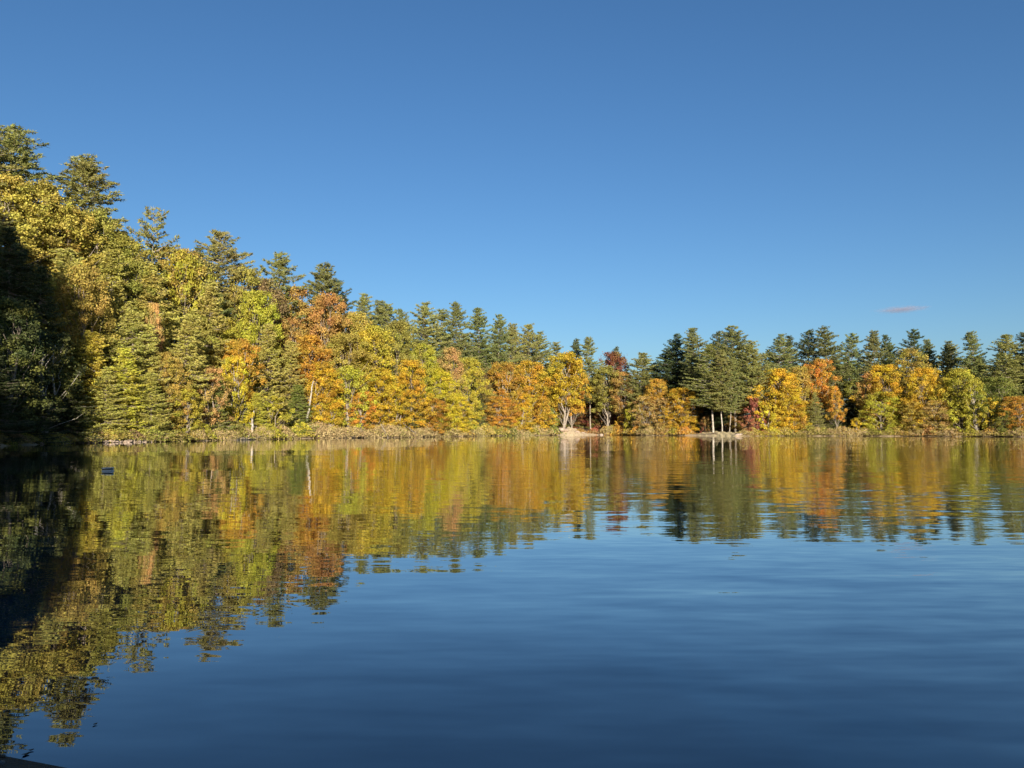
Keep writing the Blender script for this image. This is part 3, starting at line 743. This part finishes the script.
 ('round', 924, 368, 17, 6, 'gold', 'grey', 'tall golden tree in the middle of the right shore'),
 ('round', 938, 400, 15, 3, 'peach', 'pale', 'apricot and yellow tree at the water under the tall golden one'),
 ('round', 912, 402, 14, 3, 'ochre', 'pale', 'low ochre tree at the water left of the apricot one'),
 ('round', 957, 368, 17, 6, 'lime', 'grey', 'glossy yellow green tree left of the white forked trunks'),
 ('small', 962, 402, 13, 3, 'lime', 'grey', 'low yellow green tree touching the water left of the white forked trunks'),
 ('airy', 976, 378, 10, 2, 'lime', 'white', 'birch with two white forked trunks standing at the water'),
 ('round', 995, 378, 19, 6, 'green', 'grey', 'leafy green tree right of the white forked trunks'),
 ('small', 990, 398, 11, 2.5, 'yellow', 'grey', 'yellow leafed low tree right of the white forked trunks'),
 ('round', 1018, 396, 13, 3, 'orange', 'pale', 'orange tree at the water by the right edge'),
 ('round', 1040, 384, 15, 5, 'rust', 'grey', 'rusty tree cut by the right edge of the view'),
 ('round', 1003, 410, 10, 2, 'green', 'grey', 'low green tree over the water left of the orange one at the right edge'),
 # shaded corner at the far left, its shade deepened by darkened leaf colours
 ('round', 6, 300, 34, 5, 'hemdarkshade', 'grey', 'leafy tree inside the black shadow at the left edge'),
 ('airy', 46, 330, 28, 4, 'hemdarkshade', 'white', 'tree with pale dead branches inside the black shadow'),
 ('hemlock', 70, 380, 22, 2.5, 'hemdarkshade', 'grey', 'low hemlock at the lit edge of the black shadow'),
 ('hemlock', 30, 372, 26, 2.5, 'hemdarkshade', 'grey', 'low hemlock overhanging the black water'),
 ('hemlock', -10, 350, 30, 3, 'hemdarkshade', 'grey', 'hemlock overhanging the black water at the left edge'),
 ('hemlock', 40, 262, 26, 12, 'hemdarkshade', 'grey', 'hemlock in shade behind the tree with pale dead branches'),
]:
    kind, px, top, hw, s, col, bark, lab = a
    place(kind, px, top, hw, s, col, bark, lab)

# ---- understorey rows filling the wood behind the named trees
rnd = random.Random(5)
SKY = [(-80, 175), (0, 172), (40, 195), (60, 210), (110, 226), (150, 243), (200, 268), (250, 285), (300, 300), (350, 312), (400, 322), (450, 330), (500, 340), (545, 352),
       (560, 362), (600, 368), (655, 372), (680, 362), (700, 352), (760, 354), (850, 352), (900, 360), (950, 358), (1024, 352), (1110, 352)]
def skyat(px): return float(np.interp(px, [p[0] for p in SKY], [p[1] for p in SKY]))
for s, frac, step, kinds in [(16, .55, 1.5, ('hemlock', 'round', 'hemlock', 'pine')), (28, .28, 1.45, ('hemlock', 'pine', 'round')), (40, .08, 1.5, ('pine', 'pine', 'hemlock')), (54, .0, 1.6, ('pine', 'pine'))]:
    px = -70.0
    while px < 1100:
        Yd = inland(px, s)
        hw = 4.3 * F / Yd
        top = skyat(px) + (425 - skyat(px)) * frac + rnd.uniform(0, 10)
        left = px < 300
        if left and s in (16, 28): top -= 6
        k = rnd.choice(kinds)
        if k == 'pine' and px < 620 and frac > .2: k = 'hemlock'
        if k == 'hemlock': c = rnd.choice(('hem', 'hem', 'pine', 'hemdarkshade')) if px < 620 else rnd.choice(('hemdarkshade', 'pine'))
        elif k == 'pine': c = rnd.choice(('pine', 'pinedarkshade', 'pine'))
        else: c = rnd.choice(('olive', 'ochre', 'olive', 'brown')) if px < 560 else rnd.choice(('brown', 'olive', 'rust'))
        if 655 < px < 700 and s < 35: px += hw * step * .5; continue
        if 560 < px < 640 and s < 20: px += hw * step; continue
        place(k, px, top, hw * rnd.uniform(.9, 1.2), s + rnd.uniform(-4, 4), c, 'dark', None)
        px += hw * step * rnd.uniform(.85, 1.2)

# ---- wood on the near left shore, outside the view, that throws the black shadow
OFF = []
for r_ in range(4):
    for q in range(8):
        OFF.append((-54 - 6.0 * r_ - .17 * (q * 4.7 - 24) + rnd.uniform(-1.2, 1.2), 1 + q * 4.7 + rnd.uniform(-1.5, 1.5)))
for i, (x0, y0) in enumerate(OFF):
    place(rnd.choice(('hemlock', 'round', 'round', 'pine')), -300, 0, 1, 0, 'hemdarkshade', 'grey', 'tree of the near left wood throwing the black shadow',
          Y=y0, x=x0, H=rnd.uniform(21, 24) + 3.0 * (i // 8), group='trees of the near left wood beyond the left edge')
    TREES[-1]['o'].scale.x = TREES[-1]['o'].scale.y = rnd.uniform(.95, 1.2)
for x0, y0 in ((3, -15), (-4, -13), (9, -19), (-10, -9)):
    place('round', -300, 0, 1, 0, 'olive', 'grey', 'tree behind the viewer shading the muddy bank', Y=y0, x=x0, H=rnd.uniform(14, 17), group='trees behind the muddy bank')
    TREES[-1]['o'].scale.x = TREES[-1]['o'].scale.y = .8
#TABLE_END

# ---- bank brush
SHR = []
rb = random.Random(11)
px = -20.0
while px < 1060:
    if 300 < px < 450: kind, cs, hw, h = 'thicket', ('beige', 'tan', 'ochre', 'olive'), rb.uniform(9, 16), rb.uniform(1.8, 5.0)
    elif 190 < px <= 300 or 450 <= px < 480: kind, cs, hw, h = rb.choice(('thicket', 'bush')), ('beige', 'lime', 'ochre', 'olive'), rb.uniform(8, 13), rb.uniform(1.8, 4.2)
    elif px < 190: kind, cs, hw, h = 'bush', ('olive', 'hem', 'ochre', 'tanbrown'), rb.uniform(10, 15), rb.uniform(1.2, 2.4)
    elif px < 556: kind, cs, hw, h = rb.choice(('bush', 'thicket')), ('olive', 'green', 'ochre', 'rust'), rb.uniform(7, 10), rb.uniform(3.2, 5.2)
    elif px < 604: px += 6; continue
    elif px < 690: kind, cs, hw, h = rb.choice(('bush', 'thicket')), ('rust', 'lime', 'tan', 'brown', 'orange'), rb.uniform(6, 9), rb.uniform(2.8, 4.8)
    elif px < 742: px += 6; continue
    else: kind, cs, hw, h = rb.choice(('bush', 'bush', 'thicket')), ('olive', 'lime', 'ochre', 'rust', 'olive', 'tan'), rb.uniform(6, 10), rb.uniform(1.6, 3.6)
    c = rb.choice(cs)
    s = rb.uniform(.9, 2.2)
    Yd = inland(px, s)
    place(kind, px, 0, hw, s, c, 'grey', None, lift=-.1, H=h * .82)
    px += hw * rb.uniform(.75, 1.0)
for px, hw, h, c, lab in [(547, 10, 5.5, 'green', 'large dark green bush on the bank left of the sandy beach'), (594, 7, 2.6, 'red', 'low red brown bush on the bank at the right foot of the sandy beach'),
                          (580, 7, 2.2, 'rust', 'russet bush on top of the sandy beach'), (606, 6, 2.6, 'crimson', 'dark red bush just right of the beach end'),
                          (686, 7, 2.0, 'rust', 'russet bush at the left tip of the grassy spit'), (746, 6, 2.2, 'red', 'red bush at the right tip of the grassy spit')]:
    place('bush', px, 0, hw, 3.0 if 560 > px or px > 600 else 6, c, 'grey', lab, lift=-.1, H=h)

# ------------------------------------------------------------------ beach, spit, near bank
def strip(name, pxs, y_front, z_back, depth, m):
    """sloping sandy apron: front edge in the water, rising inland; closed wedge mesh"""
    vs, fs = [], []
    n, k = 60, 14
    for i in range(n + 1):
        t = i / n
        px_ = pxs[0] + (pxs[1] - pxs[0]) * t
        Y0 = shore_Y(px_) - y_front * math.sin(math.pi * t) ** .5
        zb = np.interp(t, [q[0] for q in z_back], [q[1] for q in z_back])
        for j in range(k + 1):
            u = j / k
            Yq = Y0 + (depth + y_front) * u
            zz = -.15 + (zb + .15) * u ** .8 + random.uniform(-.14, .14) * (u > .05) + .08 * math.sin(px_ * .9 + u * 5)
            vs.append((*at(px_, Yq)[:2], zz))
    for i in range(n):
        for j in range(k):
            a = i * (k + 1) + j
            fs.append((a, a + k + 1, a + k + 2, a + 1))
    return struct(mesh_obj(name, vs, fs, m, smooth=True))
strip('sandy_beach', (553, 606), 1.5, [(0, .2), (.12, 1.6), (.3, 2.9), (.5, 1.9), (.75, .9), (1, .1)], 9, M_SAND)
strip('grassy_spit', (688, 748), 2.0, [(0, .1), (.2, 1.0), (.5, 1.4), (.8, 1.0), (1, .1)], 7, M_GRASS)

# ------------------------------------------------------------------ stones, logs, float, leaves
def rock_mesh(seed, flat=.65):
    r_ = np.random.default_rng(seed)
    import bmesh
    bm = bmesh.new(); bmesh.ops.create_icosphere(bm, subdivisions=2, radius=1)
    ax = r_.normal(size=(6, 3)); ax /= np.linalg.norm(ax, axis=1)[:, None]; am = r_.uniform(.55, .95, 6)
    for v in bm.verts:
        p = np.array(v.co)
        for a_, m_ in zip(ax, am):
            d = p @ a_
            if d > m_: p = p - a_ * (d - m_)
        p *= 1 + r_.normal(0, .03); p[2] *= flat
        v.co = p
    me = bpy.data.meshes.new('boulder'); bm.to_mesh(me); bm.free(); me.materials.append(M_ROCK)
    return me
ROCKS = [rock_mesh(i) for i in range(5)]
ROCKLIST = []
def rock(x, y, z, s, lab, group=None):
    o = bpy.data.objects.new('boulder', random.choice(ROCKS)); C.objects.link(o)
    o.location = (x, y, z); o.scale = (s * random.uniform(.8, 1.4), s * random.uniform(.8, 1.2), s * random.uniform(.7, 1.1))
    o.rotation_euler = (random.uniform(-.2, .2), random.uniform(-.2, .2), random.uniform(0, 6))
    tag(o, lab, 'rock', group); return o
rr_ = random.Random(3)
px = 82.0
while px < 172:
    Yd = shore_Y(px) - rr_.uniform(-.2, .5)
    x, y, _ = at(px, Yd)
    rock(x, y, rr_.uniform(.05, .25), rr_.uniform(.22, .5), 'rounded reddish grey stone in the row edging the water under the bright hemlocks', 'stones edging the water below the left hemlocks')
    px += rr_.uniform(1.6, 3.2)
for px, s, lab in [(43, .3, 'pale stone catching light alone in the black shadow, left one'), (65, .28, 'pale stone catching light alone in the black shadow, right one')]:
    Yd = shore_Y(px) - 1.2; x, y, _ = at(px, Yd); rock(x, y, .1, s, lab)
for px, s, dz, ds, lab in [(562, 1.3, 2.0, 4, 'white boulder under the tall orange gold tree at the top of the beach'), (566, 1.0, 1.8, 3, 'white boulder right of the highest beach boulder'),
                           (577, .9, 1.1, 3, 'pale boulder in the middle of the sandy beach'), (583, .7, .8, 2.5, 'small pale boulder low on the right half of the beach'),
                           (601, 1.0, .1, -1.2, 'pale boulder in the water at the right end of the beach'), (738, 1.1, .3, .2, 'pale boulder at the right tip of the grassy spit'),
                           (557, .9, 1.0, 2, 'pale boulder at the left end of the beach')]:
    Yd = shore_Y(px) + ds; x, y, _ = at(px, Yd); rock(x, y, dz, s, lab)

def log(px0, px1, z0, z1, r0, col, lab, off=1.0, name='fallen_log', Ys=None):
    a = at(px0, (shore_Y(px0) if Ys is None else Ys) - off, z0); b = at(px1, (shore_Y(px1) if Ys is None else Ys) - off, z1)
    pts = wob_path(a, b, 7, .012)
    paths = [(pts, [r0 * (1 - .6 * i / 7) for i in range(8)])]
    for i in range(3):
        q = Vector(pts[2 + i]); e = q + Vector((random.uniform(-.8, .8), random.uniform(-.5, .5), random.uniform(.4, 1.3)))
        paths.append((wob_path(q, e, 2, .05), [r0 * .3, r0 * .2, r0 * .08]))
    me = tubes_mesh(name, paths, M_BARK, 8)
    o = bpy.data.objects.new(name, me); C.objects.link(o); o.color = (*BARK[col], 1)
    return tag(o, lab, 'log' if name == 'fallen_log' else 'branch')
log(236, 270, .18, .35, .33, 'white', 'pale fallen log lying along the water below the black hollow')
log(336, 372, .15, .3, .25, 'dark', 'dark fallen log in the water left of the widest tan thicket')
log(408, 432, .12, .45, .3, 'dark', 'dark fallen log at the foot of the widest tan thicket')
log(388, 381, .1, 3.2, .16, 'pale', 'grey dead branch slanting up out of the tan thicket', 1.2, 'dead_branch')
log(420, 402, .1, 3.6, .17, 'pale', 'longer grey dead branch crossing the tan thicket', 1.2, 'dead_branch')
log(307, 313, 3.5, 12.5, .26, 'white', 'white bare stem leaning right beneath the glowing orange tree', -2.5, 'leaning_stem')
log(622, 629, .5, 11, .22, 'white', 'pale stem leaning right at the water right of the beach', -2.5, 'leaning_stem')
log(252, 254, .5, 5.5, .28, 'white', 'short broken white stub standing behind the pale fallen log', -2.0, 'broken_stub')
log(397, 405, 1.5, 8.5, .2, 'pale', 'pale stem leaning right above the widest tan thicket', -1.5, 'leaning_stem')

# floating block near the left shadow
import bmesh
def box_mesh(name, sx, sy, sz, bev, m):
    bm = bmesh.new(); bmesh.ops.create_cube(bm, size=1)
    for v in bm.verts: v.co.x *= sx; v.co.y *= sy; v.co.z *= sz
    bmesh.ops.bevel(bm, geom=bm.edges[:], offset=bev, segments=3, affect='EDGES')
    me = bpy.data.meshes.new(name); bm.to_mesh(me); bm.free(); me.materials.append(m); return me
Yf = 760 * 1.8 / 41.0
fx, fy, _ = at(110, Yf)
fl = bpy.data.objects.new('float', None); C.objects.link(fl); fl.location = (fx, fy, 0); fl.rotation_euler = (0, R(-2), R(12))
tag(fl, 'small pale blue float with a dark waistband drifting on the reflection near the left shadow', 'float')
for nm, sz, z, mt, sx in [('hull', .08, .03, flat_mat('float_blue', (.62, .68, .70)), .50), ('band', .045, .092, flat_mat('float_dark', (.01, .02, .035)), .47), ('deck', .05, .14, flat_mat('float_pale', (.75, .78, .76)), .52)]:
    o = bpy.data.objects.new(nm, box_mesh(nm, sx * .85, .3, sz * .8, .012, mt)); C.objects.link(o); o.parent = fl; o.location = (0, 0, z)
kn = bpy.data.objects.new('cleat', box_mesh('cleat', .07, .05, .03, .01, bpy.data.materials['float_dark'])); C.objects.link(kn); kn.parent = fl; kn.location = (-.24, 0, .12)

# fallen leaves floating near the bank and lying on it
def leaf_mesh():
    me = bpy.data.meshes.new('fallen_leaf')
    n = 12; vs = []; 
    for i in range(n):
        a = 2 * math.pi * i / n; r_ = .5 * (1 + .25 * math.cos(5 * a)) 
        vs.append((r_ * math.cos(a), r_ * .75 * math.sin(a), .07 * math.cos(2 * a)))
    vs.append((0, 0, .04))
    me.from_pydata(vs + [(x, y, z - .02) for x, y, z in vs], [], [(n, i, (i + 1) % n) for i in range(n)] + [(n + 1 + n, n + 1 + (i + 1) % n, n + 1 + i) for i in range(n)])
    me.materials.append(M_LEAF); me.update(); return me
LM = leaf_mesh()
rl = random.Random(21)
for px, py, sz, c, lab in [(95, 725, .035, 'tan', 'pale leaf floating alone on blue water right of the reflected treetops'), (26, 755, .05, 'brown', 'dark curled leaf on the water just off the muddy bank'),
                          (31, 751, .035, 'brown', 'smaller dark leaf beside the curled one off the muddy bank'), 
                          (3, 757, .06, 'brown', 'brown leaf lying on the bank at the left edge')]:
    o = bpy.data.objects.new('fallen_leaf', LM); C.objects.link(o)
    ang = math.atan((py - 384) / F) - PITCH
    Yl = CAM_H / math.tan(ang)
    X_ = (px - 512) / F * (Yl * math.cos(PITCH) - CAM_H * math.sin(PITCH))
    o.location = (X_, Yl, .008); o.scale = (sz * .8,) * 3; o.rotation_euler = (0, 0, rl.uniform(0, 6)); o.color = (*COL[c][0], 1)
    tag(o, lab, 'leaf')

for x, y, s_, lab in [(-2.98, 4.35, .06, 'dark stone at the left edge of the muddy bank'), (-2.86, 4.27, .035, 'small dark stone beside the larger one on the muddy bank'), (-2.75, 4.2, .022, 'pebble on the rim of the muddy bank')]:
    b_ = rock(x, y, float(ground_z(x, y)) + s_ * .3, s_, lab)
    b_.material_slots[0].link = 'OBJECT'; b_.material_slots[0].material = M_MUD

# ------------------------------------------------------------------ the one small cloud (a real volume, far off)
bm = bmesh.new(); bmesh.ops.create_icosphere(bm, subdivisions=3, radius=1)
me = bpy.data.meshes.new('cloud'); bm.to_mesh(me); bm.free()
cl = bpy.data.objects.new('cloud', me); C.objects.link(cl)
Yc = 5000.0
cl.location = at(905, Yc, z_for(309.5, Yc)); cl.scale = (240, 120, 30); cl.rotation_euler = (0, R(-3), 0)
m = bpy.data.materials.new('cloud_vapour'); m.use_nodes = True; n = m.node_tree.nodes; l = m.node_tree.links
n.remove(n["Principled BSDF"])
vp = n.new("ShaderNodeVolumePrincipled"); vp.inputs["Color"].default_value = (.62, .52, .60, 1)
tc = n.new("ShaderNodeTexCoord"); ln = n.new("ShaderNodeVectorMath"); ln.operation = 'LENGTH'; l.new(tc.outputs["Object"], ln.inputs[0])
nz = n.new("ShaderNodeTexNoise"); nz.inputs["Scale"].default_value = 2.6; nz.inputs["Detail"].default_value = 5; l.new(tc.outputs["Object"], nz.inputs["Vector"])
a1 = n.new("ShaderNodeMath"); a1.operation = 'MULTIPLY_ADD'; a1.inputs[1].default_value = -.9; l.new(ln.outputs["Value"], a1.inputs[0]); 
l.new(nz.outputs[0], a1.inputs[2])
a2 = n.new("ShaderNodeMath"); a2.operation = 'ADD'; a2.inputs[1].default_value = .2; l.new(a1.outputs[0], a2.inputs[0])
a3 = n.new("ShaderNodeMath"); a3.operation = 'MULTIPLY'; a3.inputs[1].default_value = .016; a3.use_clamp = True; l.new(a2.outputs[0], a3.inputs[0])
l.new(a3.outputs[0], vp.inputs["Density"]); l.new(vp.outputs[0], n["Material Output"].inputs["Volume"])
me.materials.append(m)
tag(cl, 'small mauve grey cloud hanging low over the right hand pines', 'cloud')

# ------------------------------------------------------------------ labels
def zone(px):
    for lim, s in [(85, 'in the black shadow'), (190, 'above the stony left bank'), (280, 'by the pale fallen log'), (345, 'near the leaning white stem'),
                   (480, 'behind the wide tan thicket'), (556, 'left of the sandy beach'), (606, 'behind the sandy beach'), (655, 'between beach and dark cove'),
                   (695, 'in the dark cove'), (752, 'on the grassy spit'), (845, 'right of the grassy spit'), (940, 'midway along the right shore'), (1200, 'near the right edge')]:
        if px < lim: return s
KW = {'broadleaf_tree': 'broadleaf tree', 'small_tree': 'small tree', 'pine_tree': 'pine', 'hemlock_tree': 'hemlock', 'thicket': 'twiggy thicket', 'bush': 'leafy bush'}
ORD = ['leftmost', 'second from left', 'third from left', 'fourth from left', 'fifth from left', 'sixth from left', 'seventh from left', 'eighth from left', 'ninth from left', 'tenth from left']
from collections import defaultdict
gr = defaultdict(list)
for t in TREES:
    if t['label'] and len(t['label'].split()) > 16: print('LONG', t['label'])
for t in TREES:
    nm = NAMES[t['kind']]
    t['o']['category'] = CAT[nm]
    t['o']['group'] = t['group'] or {'pine_tree': 'pines round the pond', 'hemlock_tree': 'hemlocks round the pond', 'broadleaf_tree': 'autumn broadleaf trees round the pond',
                                     'small_tree': 'small autumn trees at the water', 'thicket': 'brush along the water line', 'bush': 'brush along the water line'}[nm]
    if t['label']:
        t['o']['label'] = t['label']; continue
    if CAT[nm] == 'shrub': base = '%s %s %s' % (COL[t['col']][1], KW[nm], zone(t['px']))
    else:
        depth = 'of the second rank' if t['s'] < 22 else 'of the middle rank' if t['s'] < 34 else 'below the skyline' if t['s'] < 47 else 'of the last rank'
        base = '%s %s %s %s' % (COL[t['col']][1], KW[nm], depth, zone(t['px']))
    gr[base].append(t)
for base, L in gr.items():
    L.sort(key=lambda t: t['px'])
    for i, t in enumerate(L):
        t['o']['label'] = base if len(L) == 1 else ORD[i] + ' ' + base
print('trees', len(TREES), 'objects', len(bpy.data.objects))
